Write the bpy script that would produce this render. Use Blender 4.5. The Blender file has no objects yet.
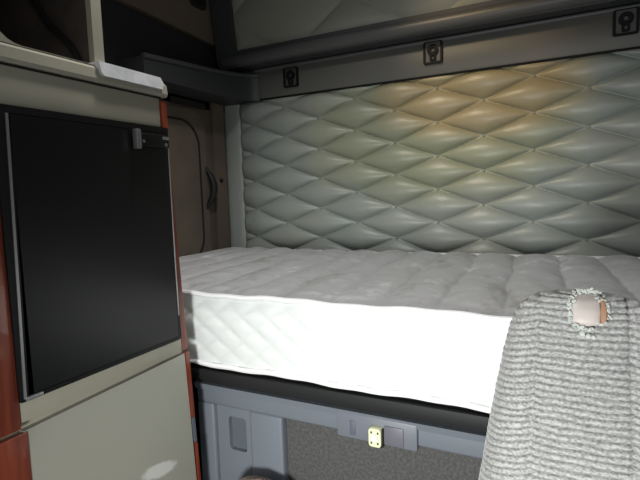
import bpy, bmesh, math, random
import numpy as np
from mathutils import Vector, Matrix
random.seed(7)
S = bpy.context.scene
COL = S.collection
R = math.radians

# ------------------------------------------------------------------ materials
def mat(name, col, rough=.6, metal=0., spec=.5, bump=None, var=None, coat=0., sheen=0.):
    """bump=(scale,strength,distance), var=(scale, colour2, lo, hi)"""
    m = bpy.data.materials.new(name); m.use_nodes = True
    nt = m.node_tree; N = nt.nodes; L = nt.links
    b = N['Principled BSDF']
    b.inputs['Base Color'].default_value = (*col, 1)
    b.inputs['Roughness'].default_value = rough
    b.inputs['Metallic'].default_value = metal
    b.inputs['Specular IOR Level'].default_value = spec
    b.inputs['Coat Weight'].default_value = coat
    b.inputs['Sheen Weight'].default_value = sheen
    tc = N.new('ShaderNodeTexCoord')
    if var:
        n = N.new('ShaderNodeTexNoise'); n.inputs['Scale'].default_value = var[0]; n.inputs['Detail'].default_value = 5
        L.new(tc.outputs['Object'], n.inputs['Vector'])
        r = N.new('ShaderNodeValToRGB')
        r.color_ramp.elements[0].position = var[2]; r.color_ramp.elements[1].position = var[3]
        r.color_ramp.elements[0].color = (*col, 1); r.color_ramp.elements[1].color = (*var[1], 1)
        L.new(n.outputs['Fac'], r.inputs['Fac']); L.new(r.outputs['Color'], b.inputs['Base Color'])
    if bump:
        n2 = N.new('ShaderNodeTexNoise'); n2.inputs['Scale'].default_value = bump[0]; n2.inputs['Detail'].default_value = 4
        L.new(tc.outputs['Object'], n2.inputs['Vector'])
        bp = N.new('ShaderNodeBump'); bp.inputs['Strength'].default_value = bump[1]; bp.inputs['Distance'].default_value = bump[2]
        L.new(n2.outputs['Fac'], bp.inputs['Height']); L.new(bp.outputs['Normal'], b.inputs['Normal'])
    return m

def wood_mat(name, c1, c2):
    m = mat(name, c1, .33, coat=.4)
    nt = m.node_tree; N = nt.nodes; L = nt.links; b = N['Principled BSDF']
    tc = N.new('ShaderNodeTexCoord'); mp = N.new('ShaderNodeMapping'); mp.inputs['Scale'].default_value = (60, 60, 4)
    n = N.new('ShaderNodeTexNoise'); n.inputs['Scale'].default_value = 1.5; n.inputs['Detail'].default_value = 6
    r = N.new('ShaderNodeValToRGB'); r.color_ramp.elements[0].position = .35; r.color_ramp.elements[1].position = .7
    r.color_ramp.elements[0].color = (*c1, 1); r.color_ramp.elements[1].color = (*c2, 1)
    L.new(tc.outputs['Object'], mp.inputs['Vector']); L.new(mp.outputs['Vector'], n.inputs['Vector'])
    L.new(n.outputs['Fac'], r.inputs['Fac']); L.new(r.outputs['Color'], b.inputs['Base Color'])
    return m

M = {}
M['taupe'] = mat('taupe_laminate', (.295, .282, .222), .42, var=(9, (.315, .300, .235), .4, .65), bump=(180, .05, .001))
M['door'] = mat('taupe_laminate_door', (.315, .310, .262), .42, bump=(180, .05, .001))
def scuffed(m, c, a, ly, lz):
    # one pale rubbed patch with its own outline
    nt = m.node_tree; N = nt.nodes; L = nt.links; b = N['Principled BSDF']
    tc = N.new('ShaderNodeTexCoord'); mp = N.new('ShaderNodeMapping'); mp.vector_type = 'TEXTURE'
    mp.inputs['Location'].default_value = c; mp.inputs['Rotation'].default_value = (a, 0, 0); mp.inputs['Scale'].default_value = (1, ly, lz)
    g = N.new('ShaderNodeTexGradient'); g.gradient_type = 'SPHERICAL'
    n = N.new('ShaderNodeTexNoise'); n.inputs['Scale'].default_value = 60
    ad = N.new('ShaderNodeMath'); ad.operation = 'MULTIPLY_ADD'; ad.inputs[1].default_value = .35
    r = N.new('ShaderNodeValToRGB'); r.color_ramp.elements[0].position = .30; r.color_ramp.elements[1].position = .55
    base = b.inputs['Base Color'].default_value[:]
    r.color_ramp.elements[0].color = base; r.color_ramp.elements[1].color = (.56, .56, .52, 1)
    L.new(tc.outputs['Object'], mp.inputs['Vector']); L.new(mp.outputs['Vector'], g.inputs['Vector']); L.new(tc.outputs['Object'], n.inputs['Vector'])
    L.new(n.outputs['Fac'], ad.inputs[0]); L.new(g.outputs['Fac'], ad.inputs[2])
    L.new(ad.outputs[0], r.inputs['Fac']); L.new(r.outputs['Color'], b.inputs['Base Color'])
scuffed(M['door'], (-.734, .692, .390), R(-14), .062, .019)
M['gapdark'] = mat('dark_gap', (.012, .010, .009), .8)
M['wood'] = wood_mat('cherry_wood', (.12, .020, .009), (.22, .042, .016))
M['black'] = mat('black_satin', (.004, .004, .0045), .36, spec=.4, bump=(220, .12, .0006))
M['blackframe'] = mat('black_frame', (.004, .004, .0045), .45, spec=.3)
M['silver'] = mat('brushed_silver', (.42, .42, .42), .38, metal=.85)
M['chrome'] = mat('chrome_latch', (.30, .30, .31), .35, metal=.8)
M['lens'] = mat('lamp_lens_plastic', (.80, .80, .82), .35, var=(40, (.62, .63, .65), .4, .7))
M['cubby'] = mat('cubby_brown', (.060, .044, .036), .8, var=(14, (.030, .024, .021), .4, .65))
M['cable'] = mat('black_rubber', (.006, .006, .006), .6)
M['brown'] = mat('brown_panel', (.135, .105, .080), .6, var=(6, (.095, .075, .060), .35, .7), bump=(120, .1, .001))
M['tan'] = mat('tan_liner', (.15, .115, .085), .8, bump=(300, .2, .001))
M['darkwall'] = mat('charcoal_trim', (.020, .020, .022), .6, bump=(200, .12, .001))
M['shelf'] = mat('charcoal_shelf', (.034, .035, .038), .5, bump=(250, .12, .001))
M['vinyl'] = mat('quilted_vinyl', (.215, .238, .220), .42, bump=(90, .12, .0012), var=(3.2, (.245, .255, .225), .4, .75))
M['button'] = mat('vinyl_button', (.190, .198, .160), .5)
M['strip'] = mat('vinyl_strip', (.33, .36, .33), .42, bump=(25, .25, .003))
M['rail'] = mat('rail_plastic', (.085, .085, .076), .5, bump=(250, .12, .001), var=(5, (.105, .092, .080), .45, .75))
M['catch'] = mat('catch_plastic', (.055, .055, .050), .45)
M['catchdark'] = mat('catch_black', (.004, .004, .004), .6, spec=.2)
M['bunkframe'] = mat('bunk_frame_plastic', (.050, .052, .055), .5)
M['bunktube'] = mat('bunk_tube', (.085, .086, .085), .42)
M['bunkpad'] = mat('upper_pad_vinyl', (.30, .305, .255), .45, bump=(30, .2, .003))
M['fabtop'] = mat('mattress_ticking', (.52, .52, .53), .38, bump=(130, .10, .001))
M['fabside'] = mat('mattress_border_ticking', (.74, .76, .75), .5, bump=(160, .12, .001))
M['piping'] = mat('mattress_piping', (.80, .80, .80), .55)
M['band'] = mat('black_steel', (.014, .014, .015), .6, spec=.3)
M['base'] = mat('grey_moulded_plastic', (.150, .168, .195), .5, bump=(300, .12, .001))
M['basedark'] = mat('grey_plastic_inset', (.095, .110, .135), .55)
M['latchhouse'] = mat('grey_latch_plastic', (.150, .160, .190), .5)
M['latchside'] = mat('mauve_grey_plastic', (.125, .125, .150), .5)
M['carpet'] = mat('charcoal_carpet', (.075, .075, .076), .95, bump=(420, .9, .004), var=(160, (.12, .115, .11), .4, .65))
M['sticker'] = mat('cream_latch_plate', (.72, .74, .48), .4)
M['stickerc'] = mat('white_latch_button', (.85, .86, .80), .35)
M['stickerk'] = mat('latch_mark_dark', (.06, .065, .05), .6)
M['bundle'] = mat('brown_fleece', (.17, .125, .105), .95, bump=(160, .9, .006))
M['foam'] = mat('exposed_foam', (.44, .40, .38), .5, var=(18, (.50, .44, .41), .35, .7))
M['foamedge'] = mat('foam_orange_edge', (.36, .20, .12), .6)
M['fray'] = mat('frayed_fibre', (.46, .48, .45), .8)
M['floor'] = mat('floor_mat', (.045, .043, .042), .85, bump=(60, .4, .004))
M['cabwall'] = mat('cab_wall_grey', (.12, .12, .115), .75, bump=(150, .15, .001))
M['ceil'] = mat('headliner', (.16, .155, .14), .9, bump=(250, .2, .001))
M['added_lampglass'] = mat('added_dome_lens', (.8, .75, .6), .3)

# the quilted vinyl is tan in one large irregular patch near the rail, greenish around it
def tan_patch(m):
    nt = m.node_tree; N = nt.nodes; L = nt.links; b = N['Principled BSDF']
    old = b.inputs['Base Color'].links[0].from_socket
    tc = N.new('ShaderNodeTexCoord')
    def patch(c, sx, sz, lo, hi):
        mp = N.new('ShaderNodeMapping'); mp.vector_type = 'TEXTURE'
        mp.inputs['Location'].default_value = c; mp.inputs['Scale'].default_value = (sx, 1, sz)
        g = N.new('ShaderNodeTexGradient'); g.gradient_type = 'SPHERICAL'
        n = N.new('ShaderNodeTexNoise'); n.inputs['Scale'].default_value = 7
        ad = N.new('ShaderNodeMath'); ad.operation = 'MULTIPLY_ADD'; ad.inputs[1].default_value = .35
        mr = N.new('ShaderNodeMapRange'); mr.inputs['From Min'].default_value = lo; mr.inputs['From Max'].default_value = hi
        L.new(tc.outputs['Object'], mp.inputs['Vector']); L.new(mp.outputs['Vector'], g.inputs['Vector']); L.new(tc.outputs['Object'], n.inputs['Vector'])
        L.new(n.outputs['Fac'], ad.inputs[0]); L.new(g.outputs['Fac'], ad.inputs[2]); L.new(ad.outputs[0], mr.inputs['Value'])
        return mr.outputs['Result']
    for c, sx, sz, lo, hi, col in (((-.42, 1.66, 1.17), .62, .36, .30, .62, (.222, .235, .165)), ((-.27, 1.66, 1.27), .46, .20, .32, .62, (.270, .225, .130))):
        mx = N.new('ShaderNodeMix'); mx.data_type = 'RGBA'; mx.inputs[7].default_value = (*col, 1)
        L.new(patch(c, sx, sz, lo, hi), mx.inputs['Factor']); L.new(old, mx.inputs[6]); old = mx.outputs[2]
    L.new(old, b.inputs['Base Color'])
tan_patch(M['vinyl'])

# stained mattress top: dusty pale smears and a dull spot
def smear(m):
    nt = m.node_tree; N = nt.nodes; L = nt.links; b = N['Principled BSDF']
    tc = N.new('ShaderNodeTexCoord')
    n = N.new('ShaderNodeTexNoise'); n.inputs['Scale'].default_value = 9; n.inputs['Detail'].default_value = 9; n.inputs['Roughness'].default_value = .72
    mp = N.new('ShaderNodeMapping'); mp.inputs['Scale'].default_value = (1.0, .6, 1)
    mp.inputs['Rotation'].default_value = (0, 0, .6)
    L.new(tc.outputs['Object'], mp.inputs['Vector']); L.new(mp.outputs['Vector'], n.inputs['Vector'])
    r = N.new('ShaderNodeValToRGB'); cr = r.color_ramp
    cr.elements[0].position = .36; cr.elements[0].color = (.40, .39, .375, 1)
    cr.elements[1].position = .45; cr.elements[1].color = (.53, .53, .545, 1)
    e = cr.elements.new(.56); e.color = (.54, .54, .555, 1)
    e = cr.elements.new(.66); e.color = (.78, .78, .79, 1)
    L.new(n.outputs['Fac'], r.inputs['Fac']); L.new(r.outputs['Color'], b.inputs['Base Color'])
smear(M['fabtop'])

# woven corduroy; shade in the rib grooves is put into the colour
def cord():
    m = mat('corduroy', (.46, .46, .45), .85, sheen=.3)
    nt = m.node_tree; N = nt.nodes; L = nt.links; b = N['Principled BSDF']
    tc = N.new('ShaderNodeTexCoord')
    mp = N.new('ShaderNodeMapping'); mp.inputs['Scale'].default_value = (1, 1, 1.6)
    n = N.new('ShaderNodeTexNoise'); n.inputs['Scale'].default_value = 260; n.inputs['Detail'].default_value = 3
    L.new(tc.outputs['Object'], mp.inputs['Vector']); L.new(mp.outputs['Vector'], n.inputs['Vector'])
    r = N.new('ShaderNodeValToRGB')
    r.color_ramp.elements[0].position = .36; r.color_ramp.elements[0].color = (.20, .20, .195, 1)
    r.color_ramp.elements[1].position = .62; r.color_ramp.elements[1].color = (.40, .40, .39, 1)
    L.new(n.outputs['Fac'], r.inputs['Fac'])
    at = N.new('ShaderNodeAttribute'); at.attribute_name = 'rib_shade'
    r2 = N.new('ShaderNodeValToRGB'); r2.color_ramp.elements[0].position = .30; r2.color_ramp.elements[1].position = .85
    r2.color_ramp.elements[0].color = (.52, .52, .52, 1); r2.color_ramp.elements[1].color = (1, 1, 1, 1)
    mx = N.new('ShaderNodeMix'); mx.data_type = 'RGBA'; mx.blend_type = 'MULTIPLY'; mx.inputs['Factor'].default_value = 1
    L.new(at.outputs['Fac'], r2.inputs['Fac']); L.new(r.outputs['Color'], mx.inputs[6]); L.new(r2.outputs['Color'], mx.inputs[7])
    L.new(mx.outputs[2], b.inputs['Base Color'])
    bp = N.new('ShaderNodeBump'); bp.inputs['Strength'].default_value = .4; bp.inputs['Distance'].default_value = .0010
    L.new(n.outputs['Fac'], bp.inputs['Height']); L.new(bp.outputs['Normal'], b.inputs['Normal'])
    return m
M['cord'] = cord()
M['cordplain'] = mat('grey_seat_cloth', (.30, .30, .295), .9, bump=(300, .4, .002))

# ------------------------------------------------------------------ helpers
def link(name, me, m, parent=None):
    o = bpy.data.objects.new(name, me); COL.objects.link(o)
    if m is not None: me.materials.append(m)
    if parent is not None: o.parent = parent; o.matrix_parent_inverse = parent.matrix_world.inverted()
    return o

def empty(name, loc, label, cat, group=None):
    o = bpy.data.objects.new(name, None); COL.objects.link(o)
    o.location = loc; o.matrix_world = Matrix.Translation(loc)
    o.empty_display_size = .05
    o['label'] = label; o['category'] = cat
    if group: o['group'] = group
    return o

def tag(o, label, cat, group=None):
    o['label'] = label; o['category'] = cat
    if group: o['group'] = group
    return o

def finish(name, bm, m, parent=None, smooth=True, bevel=0, seg=2, auto=40):
    if bevel:
        es = [e for e in bm.edges if len(e.link_faces) == 2 and e.calc_face_angle(0) > R(35)]
        bmesh.ops.bevel(bm, geom=es, offset=bevel, segments=seg, affect='EDGES', profile=.5, clamp_overlap=True)
    bmesh.ops.recalc_face_normals(bm, faces=bm.faces[:])
    me = bpy.data.meshes.new(name)
    off = Vector(parent.matrix_world.translation) if parent is not None else Vector((0, 0, 0))
    bm.to_mesh(me); bm.free()
    if smooth:
        for p in me.polygons: p.use_smooth = True
        me.set_sharp_from_angle(angle=R(auto))
    return link(name, me, m, parent)

def box(bm, x0, x1, y0, y1, z0, z1):
    r = bmesh.ops.create_cube(bm, size=1)
    bmesh.ops.scale(bm, verts=r['verts'], vec=(abs(x1-x0), abs(y1-y0), abs(z1-z0)))
    bmesh.ops.translate(bm, verts=r['verts'], vec=((x0+x1)/2, (y0+y1)/2, (z0+z1)/2))
    return r['verts']

def bx(name, x0, x1, y0, y1, z0, z1, m, parent=None, bevel=0, seg=2):
    bm = bmesh.new(); box(bm, x0, x1, y0, y1, z0, z1)
    return finish(name, bm, m, parent, bevel=bevel, seg=seg)

def prism(bm, pts, axis, a, b):
    """extrude a 2D polygon between a and b along axis (0: pts=(y,z), 1: pts=(x,z), 2: pts=(x,y))"""
    def P(p, t):
        if axis == 0: return (t, p[0], p[1])
        if axis == 1: return (p[0], t, p[1])
        return (p[0], p[1], t)
    A = [bm.verts.new(P(p, a)) for p in pts]; B = [bm.verts.new(P(p, b)) for p in pts]
    bm.faces.new(A); bm.faces.new(B[::-1]); n = len(pts)
    for i in range(n): bm.faces.new((A[i], B[i], B[(i+1) % n], A[(i+1) % n]))

def ringprism(bm, outer, inner, axis, a, b):
    """a frame: same number of points outside and inside"""
    def P(p, t):
        if axis == 0: return (t, p[0], p[1])
        if axis == 1: return (p[0], t, p[1])
        return (p[0], p[1], t)
    n = len(outer)
    oa = [bm.verts.new(P(p, a)) for p in outer]; ob = [bm.verts.new(P(p, b)) for p in outer]
    ia = [bm.verts.new(P(p, a)) for p in inner]; ib = [bm.verts.new(P(p, b)) for p in inner]
    for i in range(n):
        j = (i+1) % n
        bm.faces.new((oa[i], oa[j], ia[j], ia[i])); bm.faces.new((ob[j], ob[i], ib[i], ib[j]))
        bm.faces.new((oa[j], oa[i], ob[i], ob[j])); bm.faces.new((ia[i], ia[j], ib[j], ib[i]))

def rrect(u0, u1, v0, v1, r, n=6):
    pts = []
    for (cu, cv, a0) in ((u1-r, v1-r, 0), (u0+r, v1-r, 90), (u0+r, v0+r, 180), (u1-r, v0+r, 270)):
        for k in range(n+1):
            a = R(a0 + 90*k/n); pts.append((cu + r*math.cos(a), cv + r*math.sin(a)))
    return pts

def tube(bm, pts, r, n=8, cap=True):
    pts = [Vector(p) for p in pts]; rings = []
    up0 = None
    for i, p in enumerate(pts):
        t = (pts[min(i+1, len(pts)-1)] - pts[max(i-1, 0)]).normalized()
        if up0 is None:
            up0 = Vector((0, 0, 1)) if abs(t.z) < .9 else Vector((1, 0, 0))
        s = t.cross(up0).normalized(); u = s.cross(t).normalized(); up0 = u
        rr = r[i] if isinstance(r, (list, tuple)) else r
        rings.append([bm.verts.new(p + s*math.cos(2*math.pi*k/n)*rr + u*math.sin(2*math.pi*k/n)*rr) for k in range(n)])
    for a, b in zip(rings, rings[1:]):
        for k in range(n): bm.faces.new((a[k], a[(k+1) % n], b[(k+1) % n], b[k]))
    if cap: bm.faces.new(rings[0][::-1]); bm.faces.new(rings[-1])

def cyl(bm, c, axis, r, h, n=24, r2=None):
    mtx = {0: Matrix.Rotation(R(90), 4, 'Y'), 1: Matrix.Rotation(R(90), 4, 'X'), 2: Matrix.Identity(4)}[axis]
    bmesh.ops.create_cone(bm, cap_ends=True, segments=n, radius1=r, radius2=r if r2 is None else r2, depth=h,
                          matrix=Matrix.Translation(c) @ mtx)

def grid_mesh(name, P, m, parent=None, closed_u=False, closed_v=False, caps=False, thick=0, flip=False):
    """P: numpy (nu, nv, 3)"""
    nu, nv, _ = P.shape
    idx = np.arange(nu*nv).reshape(nu, nv)
    I = idx if not closed_u else np.vstack([idx, idx[:1]])
    if closed_v: I = np.hstack([I, I[:, :1]])
    F = np.stack([I[:-1, :-1], I[1:, :-1], I[1:, 1:], I[:-1, 1:]], -1).reshape(-1, 4)
    if flip: F = F[:, ::-1]
    faces = F.tolist()
    if caps:
        faces.append(idx[0, ::-1].tolist() if not flip else idx[0].tolist())
        faces.append(idx[-1].tolist() if not flip else idx[-1, ::-1].tolist())
    me = bpy.data.meshes.new(name); me.from_pydata(P.reshape(-1, 3).tolist(), [], faces); me.update()
    for p in me.polygons: p.use_smooth = True
    if caps:
        me.polygons[-1].use_smooth = False; me.polygons[-2].use_smooth = False
    return link(name, me, m, parent)

rng = np.random.RandomState(3)
def vnoise(x, y, seed=0, oct=4):
    """smooth value noise, numpy"""
    out = np.zeros(np.broadcast(x, y).shape); amp = 1.; tot = 0
    for o in range(oct):
        tbl = np.random.RandomState(seed+o*17).rand(256, 256)
        xi = np.floor(x).astype(int); yi = np.floor(y).astype(int); fx = x-xi; fy = y-yi
        fx = fx*fx*(3-2*fx); fy = fy*fy*(3-2*fy)
        g = lambda a, b: tbl[a % 256, b % 256]
        v = (g(xi, yi)*(1-fx)+g(xi+1, yi)*fx)*(1-fy) + (g(xi, yi+1)*(1-fx)+g(xi+1, yi+1)*fx)*fy
        out = out + amp*(v-.5); tot += amp; amp *= .5; x = x*2; y = y*2
    return out/tot

# ------------------------------------------------------------------ the setting
XL, XR, YB, YF, ZC = -1.28, .98, 1.72, -1.25, 2.02
def struct(o): o['kind'] = 'structure'; return o
struct(bx('floor', XL-.05, XR+.05, YF-.05, YB+.05, -.05, 0, M['floor']))
struct(bx('ceiling', XL-.05, XR+.05, YF-.05, YB+.05, ZC, ZC+.05, M['ceil']))
struct(bx('wall_back', XL, XR, YB, YB+.05, 0, ZC, M['cabwall']))
struct(bx('wall_left', XL-.05, XL, YF, YB+.05, 0, ZC, M['brown']))
# right wall with the side window opening of the cab, front wall with the windscreen opening
bm = bmesh.new()
box(bm, XR, XR+.05, YF, YB+.05, 0, .85); box(bm, XR, XR+.05, YF, YB+.05, 1.55, ZC)
box(bm, XR, XR+.05, -.05, YB+.05, .85, 1.55); box(bm, XR, XR+.05, YF, -1.0, .85, 1.55)
struct(finish('wall_right', bm, M['cabwall']))
bm = bmesh.new()
box(bm, XL-.05, XR+.05, YF-.05, YF, 0, .9); box(bm, XL-.05, XR+.05, YF-.05, YF, 1.65, ZC)
box(bm, XL-.05, XL+.12, YF-.05, YF, .9, 1.65); box(bm, XR-.12, XR+.05, YF-.05, YF, .9, 1.65)
struct(finish('wall_front', bm, M['cabwall']))

# left wall: charcoal band and tan liner above the shelf
struct(bx('trim_1', XL, XL+.012, .50, YB, 1.30, 1.585, M['darkwall']))
bm = bmesh.new(); prism(bm, [(.3, 1.62), (1.13, 1.582), (1.72, 1.553), (1.72, ZC), (.3, ZC)], 0, XL, XL+.03)
struct(finish('trim_2', bm, M['tan'], bevel=.006))
t2 = bpy.data.objects['trim_2']
bm = bmesh.new(); ringprism(bm, rrect(1.475, 1.565, 1.672, 1.735, .02, 5), rrect(1.487, 1.553, 1.684, 1.723, .014, 5), 0, XL+.028, XL+.038)
finish('grip_rim', bm, M['darkwall'], t2, bevel=.002)
bm = bmesh.new(); prism(bm, rrect(1.486, 1.554, 1.683, 1.724, .014, 5), 0, XL+.029, XL+.0315); finish('grip_recess', bm, M['gapdark'], t2)
# padded vinyl strip in the corner
n = 30; zz = np.linspace(.56, 1.345, 60); th = np.linspace(0, 2*np.pi, 40, endpoint=False)
P = np.zeros((60, 40, 3))
for i, z in enumerate(zz):
    c, s = np.cos(th), np.sin(th)
    r = (np.abs(c)**4 + np.abs(s)**4)**(-.25)
    wob = .0025*vnoise(np.full(40, z*14), th*2, 5)
    P[i, :, 0] = -1.236 + (.043 + wob)*r*c
    P[i, :, 1] = 1.700 + (.019 + wob)*r*s
    P[i, :, 2] = z
struct(grid_mesh('trim_3', P, M['strip'], closed_v=True, caps=True, flip=True))

# ------------------------------------------------------------------ brown side door on the left wall
d = struct(bx('door_1', XL, XL+.012, 1.10, 1.585, .60, 1.335, M['brown'], bevel=.005))
def dpart(name, bm, m, **k):
    return finish(name, bm, m, d, **k)
# rounded raised panel
bm = bmesh.new()
prism(bm, rrect(1.13, 1.535, .64, 1.285, .07, 8), 0, XL+.010, XL+.022)
dpart('raised_panel', bm, M['brown'], bevel=.006)
bm = bmesh.new()
ringprism(bm, rrect(1.175, 1.497, .70, 1.245, .10, 8), rrect(1.183, 1.489, .708, 1.237, .095, 8), 0, XL+.020, XL+.0245)
dpart('panel_groove', bm, M['gapdark'])
bm = bmesh.new(); prism(bm, rrect(1.36, 1.555, 1.296, 1.322, .010, 4), 0, XL+.010, XL+.0155)
dpart('vent_slot', bm, M['gapdark'])
bm = bmesh.new()
pts = []
for k in range(13):
    t = k/12; pts.append((XL+.018+.028*math.sin(math.pi*t), 1.528+.016*math.sin(math.pi*t)-.004*t, 1.070-.165*t))
tube(bm, pts, [.006+.009*math.sin(math.pi*k/12) for k in range(13)], 10)
dpart('pull_handle', bm, M['cable'])
bm = bmesh.new(); ringprism(bm, rrect(1.587, 1.655, .60, 1.343, .02, 6), rrect(1.589, 1.652, .602, 1.341, .019, 6), 0, XL, XL+.014)
bmesh.ops.delete(bm, geom=bm.verts[:], context='VERTS')
prism(bm, rrect(1.589, 1.662, .60, 1.343, .012, 4), 0, XL, XL+.020)
dpart('door_jamb', bm, M['brown'], bevel=.005)
bm = bmesh.new(); cyl(bm, (XL+.022, 1.622, 1.018), 0, .008, .008, 16)
dpart('knob', bm, M['cable'])

# ------------------------------------------------------------------ quilted back panel
XQ0, XQ1, ZQ0, ZQ1, YQ = -1.195, XR-.005, .58, 1.340, 1.695
q = empty('quilted_wall_panel', (0, YQ, ZQ0), 'grey-green vinyl wall panel tufted in wide diamonds behind the mattress', 'wall panel')
bx0, bz0, dx, dz = .078, 1.124, .1517, .0572
def tuft(X, Z, H, bx0, bz0, dx, dz, e=.42):
    u = (X-bx0)/dx; v = (Z-bz0)/dz
    a = (u+v)/2; b = (u-v)/2
    h = (np.abs(np.sin(np.pi*a))*np.abs(np.sin(np.pi*b)))
    return H*(np.sqrt(h*h+.0009)-.03)**e if e < 1 else H*h
nx, nz = 560, 300
X, Z = np.meshgrid(np.linspace(XQ0, XQ1, nx), np.linspace(ZQ0, ZQ1, nz), indexing='ij')
Zs = Z + .006*vnoise(X*3, Z*4, 9)
h = tuft(X, Zs, .030, bx0, bz0, dx, dz)
# pillows sag a little: the fullest point sits below the middle
edge = np.minimum.reduce([np.clip((X-XQ0)/.02, 0, 1), np.clip((XQ1-X)/.02, 0, 1), np.clip((ZQ1-Z)/.02, 0, 1), np.ones_like(X)])
h = h*np.sqrt(edge) + .0035*vnoise(X*12, Z*22, 21)*edge
P = np.stack([X, YQ - .004 - h, Z], -1)
bm = bmesh.new()
gm = grid_mesh('tufted_cover', P, M['vinyl'], q)
bx('backing_board', XQ0, XQ1, YQ-.004, YB, ZQ0, ZQ1, M['button'], q, bevel=.003)
k0 = None
for i in range(-8, 6):
    for j in range(-9, 5):
        if (i+j) % 2: continue
        x = bx0+i*dx; z = bz0+j*dz
        if not (XQ0+.02 < x < XQ1-.02 and .735 < z < ZQ1-.012): continue
        if k0 is None:
            bm = bmesh.new(); bmesh.ops.create_uvsphere(bm, u_segments=14, v_segments=8, radius=.0048)
            bmesh.ops.scale(bm, verts=bm.verts[:], vec=(1, .55, 1))
            k0 = finish('button', bm, M['button'], q); o = k0
        else:
            o = k0.copy(); COL.objects.link(o)
        o.location = (x, YQ-.0075, z)

# ------------------------------------------------------------------ storage rail with catches
ZR0, ZR1, YR = 1.336, 1.446, 1.668
rail = empty('wall_rail', (0, YR, ZR0), 'long grey plastic rail with square catches above the quilted panel', 'rail')
bm = bmesh.new()
prism(bm, [(YR, ZR0+.006), (YR+.004, ZR0), (YB, ZR0), (YB, ZR1), (YR+.003, ZR1), (YR, ZR1-.004)], 0, -1.105, XR-.003)
finish('rail_face', bm, M['rail'], rail, bevel=.0015)
bm = bmesh.new(); tube(bm, [(-1.10, YR+.002, ZR1+.002), (XR-.004, YR+.002, ZR1+.002)], .007, 10)
finish('top_bead', bm, M['bunktube'], rail)
bm = bmesh.new(); tube(bm, [(-1.10, YR+.006, ZR0-.001), (XR-.004, YR+.006, ZR0-.001)], .004, 8)
finish('bottom_bead', bm, M['catchdark'], rail)
bx('joint_strip', -1.073, -1.066, YR-.002, YR+.01, ZR0+.008, ZR1-.004, M['bunktube'], rail, bevel=.001)
first = None
for cx, cz in ((-.932, 1.400), (-.384, 1.408), (.165, 1.408), (.713, 1.408)):
    if first is None:
        bm = bmesh.new(); ringprism(bm, rrect(-.032, .032, -.036, .036, .006, 4), rrect(-.025, .025, -.030, .034, .004, 4), 1, -.009, .004)
        c = finish('catch', bm, M['catchdark'], rail); first = c
        subs = []
        bm = bmesh.new(); prism(bm, rrect(-.0255, .0255, -.0305, .0345, .004, 4), 1, -.004, .003)
        subs.append(finish('catch_plate', bm, M['catch'], None))
        bm = bmesh.new()
        ringprism(bm, [(.0185*math.cos(a), .008+.0185*math.sin(a)) for a in np.linspace(0, 2*np.pi, 20, endpoint=False)],
                  [(.007*math.cos(a), .009+.007*math.sin(a)) for a in np.linspace(0, 2*np.pi, 20, endpoint=False)], 1, -.012, -.003)
        prism(bm, rrect(-.010, -.004, -.026, -.004, .002, 3), 1, -.011, -.003)
        prism(bm, rrect(.004, .010, -.026, -.004, .002, 3), 1, -.011, -.003)
        prism(bm, rrect(-.010, .010, -.027, -.021, .002, 3), 1, -.011, -.003)
        subs.append(finish('catch_loop', bm, M['catchdark'], None))
        for s in subs: s.parent = c
        c.matrix_parent_inverse = Matrix.Identity(4)
    else:
        c = first.copy(); COL.objects.link(c)
        for s in subs:
            t = s.copy(); COL.objects.link(t); t.parent = c
    c.location = (cx, 0, cz - ZR0)

# ------------------------------------------------------------------ corner shelf of charcoal plastic
sh = empty('corner_shelf', (-1.2, 1.3, 1.315), 'charcoal moulded shelf along the left wall meeting the grey rail', 'shelf')
inner = [(-1.15, 1.13), (-1.15, 1.40)]
for k in range(1, 9):
    a = R(90*k/8); inner.append((-1.15+.085*(1-math.cos(a))*.75, 1.40+.262*math.sin(a)))
inner.append((-1.082, 1.665))
back = [(-1.082, YB-.001), (XL+.013, YB-.001), (XL+.013, 1.13)]
bm = bmesh.new(); prism(bm, inner+back, 2, 1.330, 1.424)
for v in bm.verts:
    if v.co.z > 1.4:
        # the lip rises towards the rail and leans outward
        t = min(max((v.co.y-1.13)/.53, 0), 1); v.co.z = 1.392+.036*t
finish('shelf_body', bm, M['shelf'], sh, bevel=.010, seg=3)
bm = bmesh.new(); tube(bm, [(x+.001, y-.001, 1.392+.036*min(max((y-1.13)/.53, 0), 1)) for x, y in inner], .008, 10)
finish('shelf_lip', bm, M['bunkframe'], sh)

# ------------------------------------------------------------------ upper bunk folded against the wall
ub = empty('upper_bunk', (0, 1.62, 1.45), 'folded upper bunk with pale quilted underside in a charcoal frame at the top', 'bunk')
YU = 1.60; ZU = 1.452; tl = math.tan(R(7))
def lean(bm):
    for v in bm.verts: v.co.y -= (v.co.z-ZU)*tl
bm = bmesh.new()
ringprism(bm, rrect(-1.238, XR-.01, ZU+.004, 2.0, .035, 6), rrect(-1.147, XR-.07, ZU+.066, 1.93, .02, 6), 1, YU+.012, YU+.065)
lean(bm); finish('bunk_frame', bm, M['bunkframe'], ub, bevel=.008, seg=3)
bm = bmesh.new(); tube(bm, [(-1.205, YU+.018, ZU+.030), (-1.10, YU+.010, ZU+.030), (XR-.02, YU+.010, ZU+.030)], .024, 16)
finish('front_tube', bm, M['bunktube'], ub)
nx, nz = 320, 110
X, Z = np.meshgrid(np.linspace(-1.152, XR-.065, nx), np.linspace(ZU+.060, 1.935, nz), indexing='ij')
h = tuft(X, Z + .004*vnoise(X*4, Z*4, 2), .020, -.40, ZU+.02, .26, .165, .5)
ed = np.minimum.reduce([np.clip((X+1.152)/.03, 0, 1), np.clip((Z-ZU-.060)/.03, 0, 1), np.clip((1.935-Z)/.03, 0, 1), np.clip((XR-.065-X)/.03, 0, 1)])
h = h*np.sqrt(ed) + .004*vnoise(X*9, Z*12, 31)*ed
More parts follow.
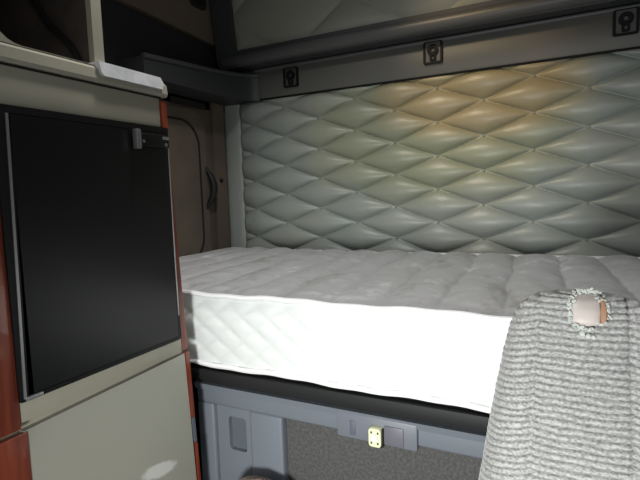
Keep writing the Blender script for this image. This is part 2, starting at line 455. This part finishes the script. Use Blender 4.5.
P = np.stack([X, YU + .034 - h - (Z-ZU)*tl, Z], -1)
grid_mesh('quilted_pad', P, M['bunkpad'], ub)
bm = bmesh.new(); box(bm, -1.152, XR-.065, YU+.036, YU+.058, ZU+.06, 1.935); lean(bm)
finish('bunk_board', bm, M['bunkframe'], ub)

# ------------------------------------------------------------------ mattress
ZT, ZM, YM0, YM1, XM0, XM1 = .7297, .5555, .855, 1.655, XL+.03, XR-.02
mt = empty('mattress', (0, YM0, ZM), 'worn white mattress with stitched channels on top lying on the lower bunk', 'mattress')
# side border: rounded box loop in plan, diamond stitched
def border():
    W = []
    r = .045; step = .006
    # front edge left to right, right side, back, left
    def seg(p, q2, st):
        n = max(2, int(math.hypot(q2[0]-p[0], q2[1]-p[1])/st)); return [(p[0]+(q2[0]-p[0])*k/n, p[1]+(q2[1]-p[1])*k/n) for k in range(n)]
    def arc(c, a0):
        return [(c[0]+r*math.cos(R(a0+90*k/8)), c[1]+r*math.sin(R(a0+90*k/8))) for k in range(8)]
    W += seg((XM0+r, YM0), (XM1-r, YM0), step) + arc((XM1-r, YM0+r), 270)
    W += seg((XM1, YM0+r), (XM1, YM1-r), .03) + arc((XM1-r, YM1-r), 0)
    W += seg((XM1-r, YM1), (XM0+r, YM1), .03) + arc((XM0+r, YM1-r), 90)
    W += seg((XM0, YM1-r), (XM0, YM0+r), .03) + arc((XM0+r, YM0+r), 180)
    W = np.array(W)
    d_ = np.roll(W, -1, 0)-np.roll(W, 1, 0); d_ /= np.linalg.norm(d_, axis=1)[:, None]
    Nn = np.stack([d_[:, 1], -d_[:, 0]], -1)
    s = np.concatenate([[0], np.cumsum(np.linalg.norm(np.diff(W, axis=0), axis=1))])
    zs = np.linspace(ZM, ZT-.003, 40)
    Sg, Zg = np.meshgrid(s, zs, indexing='ij')
    t = (Zg-ZM)/(ZT-ZM)
    bulge = .010*np.sqrt(np.clip(np.sin(np.pi*np.clip(t, 0, 1)), 0, 1))
    st = tuft(Sg, Zg + .006*vnoise(Sg*8, Zg*8, 4), .0050, 0, ZM+.02, .036, .027, .35)
    wr = .006*vnoise(Sg*14+Zg*10, Zg*16, 8)*np.sin(np.pi*np.clip(t, 0, 1))
    h = bulge + st*np.clip(np.minimum(t, 1-t)/.1, 0, 1) + wr
    P = np.zeros((*Sg.shape, 3))
    P[..., 0] = W[:, 0][:, None]+Nn[:, 0][:, None]*(h-.008); P[..., 1] = W[:, 1][:, None]+Nn[:, 1][:, None]*(h-.008); P[..., 2] = Zg
    grid_mesh('side_border', P, M['fabside'], mt, closed_u=True)
    pip = []
    for z in (ZT-.002, ZM+.008):
        bm = bmesh.new()
        sub = [(x, y) for k, (x, y) in enumerate(W) if k % 3 == 0]
        wob = [.0018*math.sin(k*.37)+.001*math.sin(k*1.1) for k in range(len(sub))]
        tube(bm, [(x, y+.002*(1 if False else 0), z+wob[k]) for k, (x, y) in enumerate(sub)] + [(sub[0][0], sub[0][1], z+wob[0])], .0062, 8)
        finish('piping', bm, M['piping'], mt)
border()
# top sheet with channels running front to back
nx, ny = 620, 150
X, Y = np.meshgrid(np.linspace(XM0+.002, XM1-.002, nx), np.linspace(YM0+.002, YM1-.002, ny), indexing='ij')
wav = .038*((Y-YM0)/.8)**1.4 + .030*vnoise(X*5, Y*4.5, 14)*np.clip((Y-YM0)/.2, .3, 1)
ph = (X + wav - .030)/.1135
ch = np.abs(np.sin(np.pi*ph))**.5
ed = np.minimum.reduce([X-XM0, XM1-X, Y-YM0, YM1-Y])
ef = np.sqrt(np.clip(ed/.05, 0, 1))
puck = .008*vnoise(X*9+3, Y*7, 41)+.005*vnoise(X*26, Y*22, 43)
ztop = ZT - .004 + ef*(.016*ch*np.clip((Y-YM0)/.16, 0, 1)**.6 + puck + .004)
ztop = ztop - .007*np.exp(-((Y-1.30)/.02)**2)*ef*0
P = np.stack([X, Y, ztop], -1)
grid_mesh('quilted_top', P, M['fabtop'], mt)
bx('underside', XM0+.01, XM1-.01, YM0+.01, YM1-.01, ZM-.001, ZM+.02, M['fabside'], mt, bevel=.004)

# ------------------------------------------------------------------ bunk base
bb = empty('bunk_base', (0, .87, 0), 'grey plastic bunk base under the mattress with pocket and carpeted recess', 'bunk base')
XB0, XB1, YP = -.785, XR-.01, .872
bm = bmesh.new()
box(bm, XB0-.4, XB1, .868, 1.66, .510, .523)
box(bm, XB0-.4, XB1, .853, .868, .521, .5485)
box(bm, XB0-.4, XB1, .868, 1.66, .5231, .5480)
finish('steel_bed_frame', bm, M['band'], bb, bevel=.003)
bm = bmesh.new()
box(bm, XB0, XB1, YP, YP+.03, .456, .508)            # header
box(bm, XB0, -.735, YP, YP+.03, 0.001, .457)            # left column
box(bm, -.632, -.545, YP, YP+.03, 0.001, .457)          # middle column
box(bm, -.74, -.628, YP, YP+.03, 0.001, .25)            # below the pocket
finish('front_panel', bm, M['base'], bb, bevel=.006, seg=3)
bm = bmesh.new(); ringprism(bm, rrect(-.742, -.626, .245, .46, .004, 3), rrect(-.702, -.652, .345, .428, .008, 3), 1, YP+.014, YP+.028)
finish('pocket_surround', bm, M['base'], bb, bevel=.003)
bx('pocket', -.712, -.642, YP+.026, YP+.03, .335, .438, M['basedark'], bb)
bm = bmesh.new(); prism(bm, [(YP-.010, .508), (YP+.03, .508), (YP+.03, .489), (YP-.006, .493)], 0, XB0+.003, XB1)
finish('top_lip', bm, M['base'], bb, bevel=.003)
bx('carpet_panel', -.548, XB1, YP+.022, YP+.032, 0.001, .460, M['carpet'], bb, bevel=.002)
lh = bx('latch_housing', -.405, -.236, YP-.010, YP+.02, .450, .5035, M['latchhouse'], bb, bevel=.004)
def sub(name, bm, m, p, **k):
    o = finish(name, bm, m, None, **k); o.parent = p; o.matrix_parent_inverse = p.matrix_world.inverted(); return o
bpy.context.view_layer.update()
bm = bmesh.new(); box(bm, -.376, -.363, YP-.0115, YP-.006, .458, .489); sub('slot', bm, M['basedark'], lh, bevel=.002)
bm = bmesh.new(); box(bm, -.303, -.262, YP-.0125, YP-.006, .452, .492); sub('latch_cover', bm, M['latchside'], lh, bevel=.003)
bm = bmesh.new(); box(bm, -.312, -.302, YP-.020, YP-.006, .449, .486); sub('latch_shadow_block', bm, M['gapdark'], lh, bevel=.001).name = 'latch_side_shade'  # dark block stands in for the shade beside the latch plate
bm = bmesh.new(); prism(bm, rrect(-.329, -.304, .452, .489, .006, 5), 1, YP-.026, YP-.006)
lp = sub('latch_plate', bm, M['sticker'], lh, bevel=.0015); lp['label'] = 'cream latch plate with a white round button'
bm = bmesh.new()
cyl(bm, (-.3165, YP-.028, .4705), 1, .0072, .006, 20)
o = sub('latch_button', bm, M['stickerc'], lh, bevel=.001)
bm = bmesh.new()
for sx in (-1, 1):
    for sz in (-1, 1):
        prism(bm, rrect(-.3165+sx*.0066-.0018, -.3165+sx*.0066+.0018, .4705+sz*.0105-.0022, .4705+sz*.0105+.0022, .001, 2), 1, YP-.0272, YP-.024)
sub('latch_mark', bm, M['stickerk'], lh)

# ------------------------------------------------------------------ cabinet around the fridge
XC = -.734; CY0, CY1 = .30, .812; CB = XL+.02
cab = empty('fridge_cabinet', (XC, .6, 0), 'taupe laminate cabinet with red wood edging around the black fridge', 'cabinet')
bm = bmesh.new()
box(bm, CB, XC-.012, CY0, .40, .0, 1.155)         # left side
def ye(z): return .772+(1.15-z)*.047             # the right edge leans out a little towards the floor
prism(bm, [(.772, .0), (ye(0)-.003, .0), (ye(1.155)-.003, 1.155), (.765, 1.155)], 0, CB, XC-.012)      # right side
box(bm, CB, XC-.012, .40, .775, .0, .625)       # lower carcass
box(bm, CB, XC-.012, .40, .766, 1.110, 1.155)     # above the fridge
box(bm, CB, CB+.02, .40, .77, .625, 1.110)
finish('carcass', bm, M['taupe'], cab, bevel=.002)
bx('top_fascia', XC-.012, XC, CY0, .758, 1.096, 1.1545, M['taupe'], cab, bevel=.003)
bx('lower_fascia', XC-.012, XC, .425, .778, .6135, .648, M['taupe'], cab, bevel=.002)
bm = bmesh.new(); prism(bm, [(.440, .02), (.813, .02), (.785, .610), (.427, .600)], 0, XC-.012, XC)
dr = finish('lower_door', bm, M['door'], cab, bevel=.003)
def wood(y0, y1, z0, z1, xo=.002):
    bm = bmesh.new(); box(bm, XC-.014, XC+xo, y0, y1, z0, z1); return finish('wood_trim', bm, M['wood'], cab, bevel=.0025)
wood(CY0, .424, .605, 1.10); wood(CY0, .433, .02, .599)
def edge_trim(za, zb, ia, ib, m='wood', name='wood_trim', xo=.002):
    """edge strip between za (top) and zb, inner edge ia..ib, outer edge on the cabinet's corner line"""
    bm = bmesh.new(); prism(bm, [(ib, zb), (ye(zb), zb), (ye(za), za), (ia, za)], 0, XC-.014, XC+xo)
    return finish(name, bm, M[m], cab, bevel=.0015)
edge_trim(1.150, 1.092, .757, .760, xo=.003)
edge_trim(1.090, .618, .7705, .7800, xo=-.001)
edge_trim(.612, .458, .786, .795); edge_trim(.395, .02, .803, .815)
edge_trim(.456, .397, .796, .801, 'basedark', 'trim_joint', .001)
# ledge (upper rail of the cabinet) with the pale light lens at its end
bm = bmesh.new(); prism(bm, [(CB, 1.158), (XC+.003, 1.158), (XC+.007, 1.164), (XC+.005, 1.181), (XC-.003, 1.188), (CB, 1.188)], 1, CY0, .775)
finish('ledge', bm, M['taupe'], cab, bevel=.002)
bx('dark_joint', CB, XC-.004, CY0, .766, 1.152, 1.160, M['gapdark'], cab)
bm = bmesh.new(); prism(bm, [(.606, 1.1935), (.752, 1.1935), (.760, 1.184), (.757, 1.171), (.617, 1.170), (.611, 1.176)], 0, XC-.030, XC+.0115)
ll = finish('lamp_lens', bm, M['lens'], cab, bevel=.003, seg=3); ll['label'] = 'pale plastic lamp lens on the cabinet ledge'
# open cubby above: frame with a rounded opening
bm = bmesh.new()
ov = rrect(CY0, .629, 1.1875, 1.92, .006, 6); iv = rrect(.436, .608, 1.1885, 1.86, .042, 6)
iv[21:28] = [(.608, 1.1885+.006*(6-k)/6) for k in range(6, -1, -1)]
ringprism(bm, ov, iv, 0, XC-.014, XC)
finish('cubby_face', bm, M['taupe'], cab, bevel=.002)
bm = bmesh.new()
box(bm, CB, XC-.013, .608, .628, 1.189, 1.92); box(bm, CB, XC-.013, CY0, .36, 1.189, 1.92)
box(bm, CB, XC-.013, .36, .60, 1.87, 1.92); box(bm, CB, CB+.14, .36, .60, 1.193, 1.87)
finish('cubby_lining', bm, M['cubby'], cab)
bx('cubby_side', XC-.42, XC-.013, .6282, .633, 1.1885, 1.92, M['shelf'], cab)

# cable hanging in the cubby
bm = bmesh.new()
pts = [(-.905, .598, 1.40), (-.880, .599, 1.34), (-.855, .600, 1.297), (-.834, .600, 1.272), (-.804, .600, 1.247), (-.785, .600, 1.230), (-.768, .599, 1.207), (-.764, .598, 1.196)]
tube(bm, pts, .0055, 8)
tag(finish('cable', bm, M['cable'], None), 'black cable running down inside the brown open cubby', 'cable')

# ------------------------------------------------------------------ fridge
fr = empty('mini_fridge', (XC, .6, .63), 'black built-in mini fridge with flat door and small silver latch', 'fridge')
bx('fridge_body', CB+.03, XC-.010, .425, .764, .645, 1.095, M['blackframe'], fr, bevel=.004)
bm = bmesh.new(); ringprism(bm, rrect(.423, .770, .647, 1.0955, .003, 3), rrect(.445, .7655, .654, 1.084, .004, 3), 0, XC-.012, XC+.006)
finish('door_frame', bm, M['blackframe'], fr, bevel=.002)
bm = bmesh.new(); prism(bm, [(.437, .655), (.7645, .655), (.7645, 1.083), (.447, 1.083)], 0, XC-.006, XC+.006)
finish('door', bm, M['black'], fr, bevel=.003, seg=3)
bm = bmesh.new(); prism(bm, [(.4285, .652), (.4325, .652), (.4440, 1.083), (.4400, 1.083)], 0, XC+.002, XC+.0075); finish('hinge_strip', bm, M['silver'], fr, bevel=.0015)
bm = bmesh.new(); box(bm, XC+.002, XC+.0075, .7662, .7690, .700, 1.055); finish('edge_strip', bm, M['silver'], fr, bevel=.001)
bx('bottom_hinge', XC+.004, XC+.010, .431, .458, .648, .6535, M['silver'], fr, bevel=.001)
la = bx('latch', XC+.008, XC+.021, .672, .757, 1.052, 1.077, M['blackframe'], fr, bevel=.003)
bpy.context.view_layer.update()
bm = bmesh.new(); box(bm, XC+.012, XC+.026, .669, .679, 1.046, 1.083); sub('latch_grip', bm, M['chrome'], la, bevel=.002)
bm = bmesh.new(); box(bm, XC+.018, XC+.0235, .738, .753, 1.068, 1.074); sub('latch_keeper', bm, M['silver'], la, bevel=.001)
for yy, zz_, r in ((.745, 1.058, .0036), (.687, 1.061, .0030)):
    bm = bmesh.new(); cyl(bm, (XC+.0215, yy, zz_), 0, r, .004, 14); sub('screw', bm, M['chrome'], la)

# ------------------------------------------------------------------ truck seat
SX, SY = .028, .676
seat = empty('truck_seat', (SX, .5, 0), 'grey ribbed corduroy truck seat with torn top in front of the mattress', 'seat')
zk = np.array([.38, .46, .534, .642, .73, .764, .783, .796, .806, .812])
wk = np.array([.150, .136, .122, .106, .0905, .0830, .0755, .0650, .0480, .0020])
tk = np.array([.066, .062, .058, .052, .047, .043, .038, .032, .022, .0020])    # half thickness
# arc length stations so that the ribs wrap over the top
zf = []; 
seglen = 0
for a in range(len(zk)-1):
    L_ = math.hypot(zk[a+1]-zk[a], (wk[a+1]-wk[a])*.8)
    nseg = max(3, int(L_/.00115)); zf += [(a + k/nseg) for k in range(nseg)]
zf.append(len(zk)-1)
zf = np.array(zf)
def smoothk(v):
    return np.interp(zf, np.arange(len(zk)), v)
zz = smoothk(zk); ww = smoothk(wk); tt = smoothk(tk)
ker = np.ones(13)/13
def sm(v):
    p = np.concatenate([v[:1].repeat(6), v, v[-1:].repeat(6)]); return np.convolve(p, ker, 'valid')
ww[:-8] = sm(ww)[:-8]; tt[:-8] = sm(tt)[:-8]
arc = np.concatenate([[0], np.cumsum(np.hypot(np.diff(zz), np.diff(tt)*.9))])
nth = 200
th = np.linspace(0, 2*np.pi, nth, endpoint=False)
c, s = np.cos(th), np.sin(th)
n_ = 2.7
r = (np.abs(c)**n_ + np.abs(s)**n_)**(-1/n_)
Xl = ww[:, None]*(r*c)[None, :]; Yl = -tt[:, None]*(r*s)[None, :]       # s>0 -> front (-Y)
front = np.clip(s, 0, 1)[None, :]
seam = (.0505 + (.80-zz)*.028)[:, None]
ax = np.abs(Xl)
groove = -np.exp(-((ax-seam)/.0028)**2)*.0045*(front > .05)
bolster = np.where(ax > seam, .006*np.sin(np.clip((ax-seam)/(ww[:, None]-seam+1e-4), 0, 1)*np.pi), 0)*(front > .02)
phase = arc[:, None] + np.where(ax > seam, (ax-seam)*.30*np.sign(1), 0) + .0042*vnoise(Xl*45, zz[:, None]*60+0*Xl, 6)
rib = .0032*np.abs(np.sin(np.pi*phase/.0083))**.75
fine = .0014*vnoise(Xl*350, np.repeat(zz[:, None], nth, 1)*350, 12, 2)
fade = np.clip(ww/.02, 0, 1)[:, None]
disp = (rib + fine + groove + bolster)*fade
# torn pit at the top centre
zz2 = np.repeat(zz[:, None], nth, 1)
pit = np.exp(-(((Xl-.008)/.017)**4 + ((zz2-.794)/.019)**4))*(s > -.2)[None, :]
disp = disp*(1-pit) - .004*pit
nxv = c[None, :]*np.ones_like(Xl); nyv = -s[None, :]*np.ones_like(Xl)
topz = np.clip((zz2-.785)/.03, 0, 1)
P = np.zeros((len(zz), nth, 3))
P[..., 0] = SX + Xl + nxv*disp
P[..., 1] = SY + .02 + (zz2-.73)*.10 + Yl + nyv*disp*(1-.5*topz)
P[..., 2] = zz2 + disp*topz
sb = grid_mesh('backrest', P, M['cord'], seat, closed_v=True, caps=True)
at_ = sb.data.attributes.new('rib_shade', 'FLOAT', 'POINT')  # rib profile that paints the groove shade
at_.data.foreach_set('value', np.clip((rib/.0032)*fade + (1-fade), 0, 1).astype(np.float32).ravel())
# exposed foam, its orange edge, frayed rim and crumbs
def seat_front(x, z):
    w = np.interp(z, zk, wk); t = np.interp(z, zk, tk)
    cc = min(abs(x)/w, .999); yy = t*(1-cc**n_)**(1/n_)
    return SY + .02 + (z-.73)*.10 - yy
bm = bmesh.new()
N1, N2 = 14, 14; V = {}
for i in range(N1+1):
    for j in range(N2+1):
        u = i/N1*2-1; v = j/N2*2-1
        # map square to a rounded patch
        k = 1-.16*(abs(u)*abs(v))**1.2
        x = .004+u*.0175*k; z = .7945+v*.0172*k
        y = seat_front(x, min(z, .8110))-.0008 - .0055*(1-abs(u)**3)*(1-abs(v)**3)
        V[i, j] = bm.verts.new((SX+x, y, z))
for i in range(N1):
    for j in range(N2):
        bm.faces.new((V[i, j], V[i+1, j], V[i+1, j+1], V[i, j+1]))
ext = bmesh.ops.extrude_face_region(bm, geom=bm.faces[:])
bmesh.ops.translate(bm, verts=[v for v in ext['geom'] if isinstance(v, bmesh.types.BMVert)], vec=(0, .010, 0))
fo = finish('exposed_foam', bm, M['foam'], seat, auto=60); fo['label'] = 'smooth beige foam showing through the tear'
bm = bmesh.new()
pts = [(SX+.0225+.0012*math.sin(t*3), seat_front(.022, .782+.026*t)-.004, .782+.026*t) for t in np.linspace(0, 1, 8)]
tube(bm, pts, [.002, .0032, .0036, .0036, .0035, .003, .003, .002], 8)
o = finish('foam_edge', bm, M['foamedge'], seat); o['label'] = 'orange-brown edge of the torn foam'
bm = bmesh.new(); rr = random.Random(5)
for k in range(110):
    a = rr.random()*2*math.pi
    if -2.6 < a-2*math.pi < -.6 and rr.random() < .55: continue
    ex = .0195+rr.uniform(-.002, .004); ez = .0195+rr.uniform(-.002, .004)
    x = .006+ex*math.cos(a)*(1.0 if math.cos(a) < 0 else 1.05); z = min(.7945+ez*math.sin(a), .8125)
    p = Vector((SX+x, seat_front(x, min(z, .8115))-.002, z))
    dirn = Vector((rr.uniform(-1, 1), -rr.uniform(.1, .9), rr.uniform(-.6, 1.0))).normalized()
    mid = p+dirn*.0022; end = p+dirn*.0042+Vector((rr.uniform(-.002, .002), 0, rr.uniform(-.002, .002)))
    tube(bm, [p, mid, end], [.0021, .0019, .0012], 5)
o = finish('frayed_rim', bm, M['fray'], seat); o['label'] = 'frayed pale threads around the tear'
for dxx, dzz, sz in ((-.004, .7690, .0042), (.003, .7665, .0036), (.0085, .7655, .0030)):
    bm = bmesh.new(); bmesh.ops.create_icosphere(bm, subdivisions=2, radius=sz)
    for v in bm.verts: v.co *= 1+rr.uniform(-.18, .18)
    bmesh.ops.translate(bm, verts=bm.verts[:], vec=(SX+.004+dxx, seat_front(.004+dxx, dzz)-.003, dzz))
    finish('foam_tuft', bm, M['fray'], seat)
# cushion, side and pedestal (below the frame)
bm = bmesh.new(); box(bm, SX-.22, SX+.22, .22, .70, .30, .40); finish('cushion', bm, M['cordplain'], seat, bevel=.03, seg=4)
bm = bmesh.new(); box(bm, SX-.17, SX+.17, .27, .68, .22, .31); finish('seat_pan', bm, M['band'], seat, bevel=.01)
bm = bmesh.new(); box(bm, SX-.11, SX+.11, .34, .62, .0, .23); finish('pedestal', bm, M['band'], seat, bevel=.01)

# ------------------------------------------------------------------ brown bundle on the floor in front of the base
zz = np.linspace(0, 1, 40); th = np.linspace(0, 2*np.pi, 48, endpoint=False)
P = np.zeros((40, 48, 3))
for i, t in enumerate(zz):
    w = (1-t**9)**.5 if t < 1 else .0
    w = max(w, .02)
    wob = 1+.10*vnoise(np.cos(th)*2+5, np.sin(th)*2+t*5, 3)
    P[i, :, 0] = -.565+.092*w*wob*np.cos(th); P[i, :, 1] = .806+.046*w*wob*np.sin(th); P[i, :, 2] = .002+.346*t
tag(grid_mesh('fleece_bundle', P, M['bundle'], None, closed_v=True, caps=True, flip=True), 'brown fleece bundle standing in front of the grey bunk base at the bottom edge', 'bundle')

# ------------------------------------------------------------------ dome lamp added on the ceiling, unseen fixture for the fill spots
dl = empty('added_dome_lamp', (-.55, .75, ZC), 'added unseen dome lamp on the cab ceiling in front of the bunks', 'lamp')
bm = bmesh.new(); cyl(bm, (-.55, .75, ZC-.008), 2, .06, .016, 32); finish('added_lamp_base', bm, M['bunkframe'], dl, bevel=.003)
bm = bmesh.new(); bmesh.ops.create_uvsphere(bm, u_segments=24, v_segments=12, radius=.045)
bmesh.ops.scale(bm, verts=bm.verts[:], vec=(1, 1, .35)); bmesh.ops.translate(bm, verts=bm.verts[:], vec=(-.55, .75, ZC-.016))
finish('added_lamp_cover', bm, M['added_lampglass'], dl)

# ------------------------------------------------------------------ lights
def area(name, loc, target, sx, sy, power, col=(1, 1, 1)):
    l = bpy.data.lights.new(name, 'AREA'); l.shape = 'RECTANGLE'; l.size = sx; l.size_y = sy; l.energy = power; l.color = col
    o = bpy.data.objects.new(name, l); COL.objects.link(o); o.location = loc
    o.rotation_euler = (Vector(target)-Vector(loc)).to_track_quat('-Z', 'Y').to_euler(); return o
area('windscreen_daylight', (-.05, YF+.02, 1.27), (-.05, 1.0, .95), 1.9, .70, 4.6, (.94, .97, 1.0))
area('side_window_daylight', (XR-.02, -.5, 1.2), (-.6, .5, .8), .85, .62, 5, (.95, .97, 1.0))
def spot(name, loc, target, power, col, size, blend=1, rad=.05):
    sp = bpy.data.lights.new(name, 'SPOT'); sp.energy = power; sp.color = col; sp.spot_size = R(size); sp.spot_blend = blend; sp.shadow_soft_size = rad
    so = bpy.data.objects.new(name, sp); COL.objects.link(so); so.location = loc
    so.rotation_euler = (Vector(target)-Vector(loc)).to_track_quat('-Z', 'Y').to_euler(); return so
spot('low_fill_spot', (-.18, -.40, .66), (-.24, .85, .38), 86, (.98, 1.0, .97), 84, 1, .10)  # added low spot without a seen source, brightens mattress front and seat
spot('warm_fill_spot', (-.55, .75, ZC-.06), (-.20, 1.69, 1.22), 26, (1, .74, .42), 36)  # added warm spot that tints the quilted panel, source unseen
spot('down_fill_spot', (-.55, .75, ZC-.05), (-.58, 1.08, .73), 36, (1, .99, .96), 104, .8, .05)  # added spot that brightens mattress top and lower quilt from above

w = bpy.data.worlds.new('World'); S.world = w; w.use_nodes = True
w.node_tree.nodes['Background'].inputs['Color'].default_value = (.85, .92, 1, 1)
w.node_tree.nodes['Background'].inputs['Strength'].default_value = .2

# ------------------------------------------------------------------ camera
cam = bpy.data.cameras.new('Camera'); cam.sensor_width = 36; cam.lens = 480/640*36; cam.clip_start = .02
co = bpy.data.objects.new('Camera', cam); COL.objects.link(co); S.camera = co
yaw, pitch, roll = R(26.5), R(5.5), R(-1.867)
f = Vector((-math.sin(yaw)*math.cos(pitch), math.cos(yaw)*math.cos(pitch), -math.sin(pitch)))
rv = Vector((math.cos(yaw), math.sin(yaw), 0)); uv = rv.cross(f)
r2 = rv*math.cos(roll)+uv*math.sin(roll); u2 = -rv*math.sin(roll)+uv*math.cos(roll)
mw = Matrix((( r2.x, u2.x, -f.x, 0), (r2.y, u2.y, -f.y, 0), (r2.z, u2.z, -f.z, .95), (0, 0, 0, 1)))
co.matrix_world = mw

S.view_settings.view_transform = 'Standard'; S.view_settings.look = 'None'
S.view_settings.exposure = 0.0; S.view_settings.gamma = 1; S.view_settings.use_curve_mapping = False
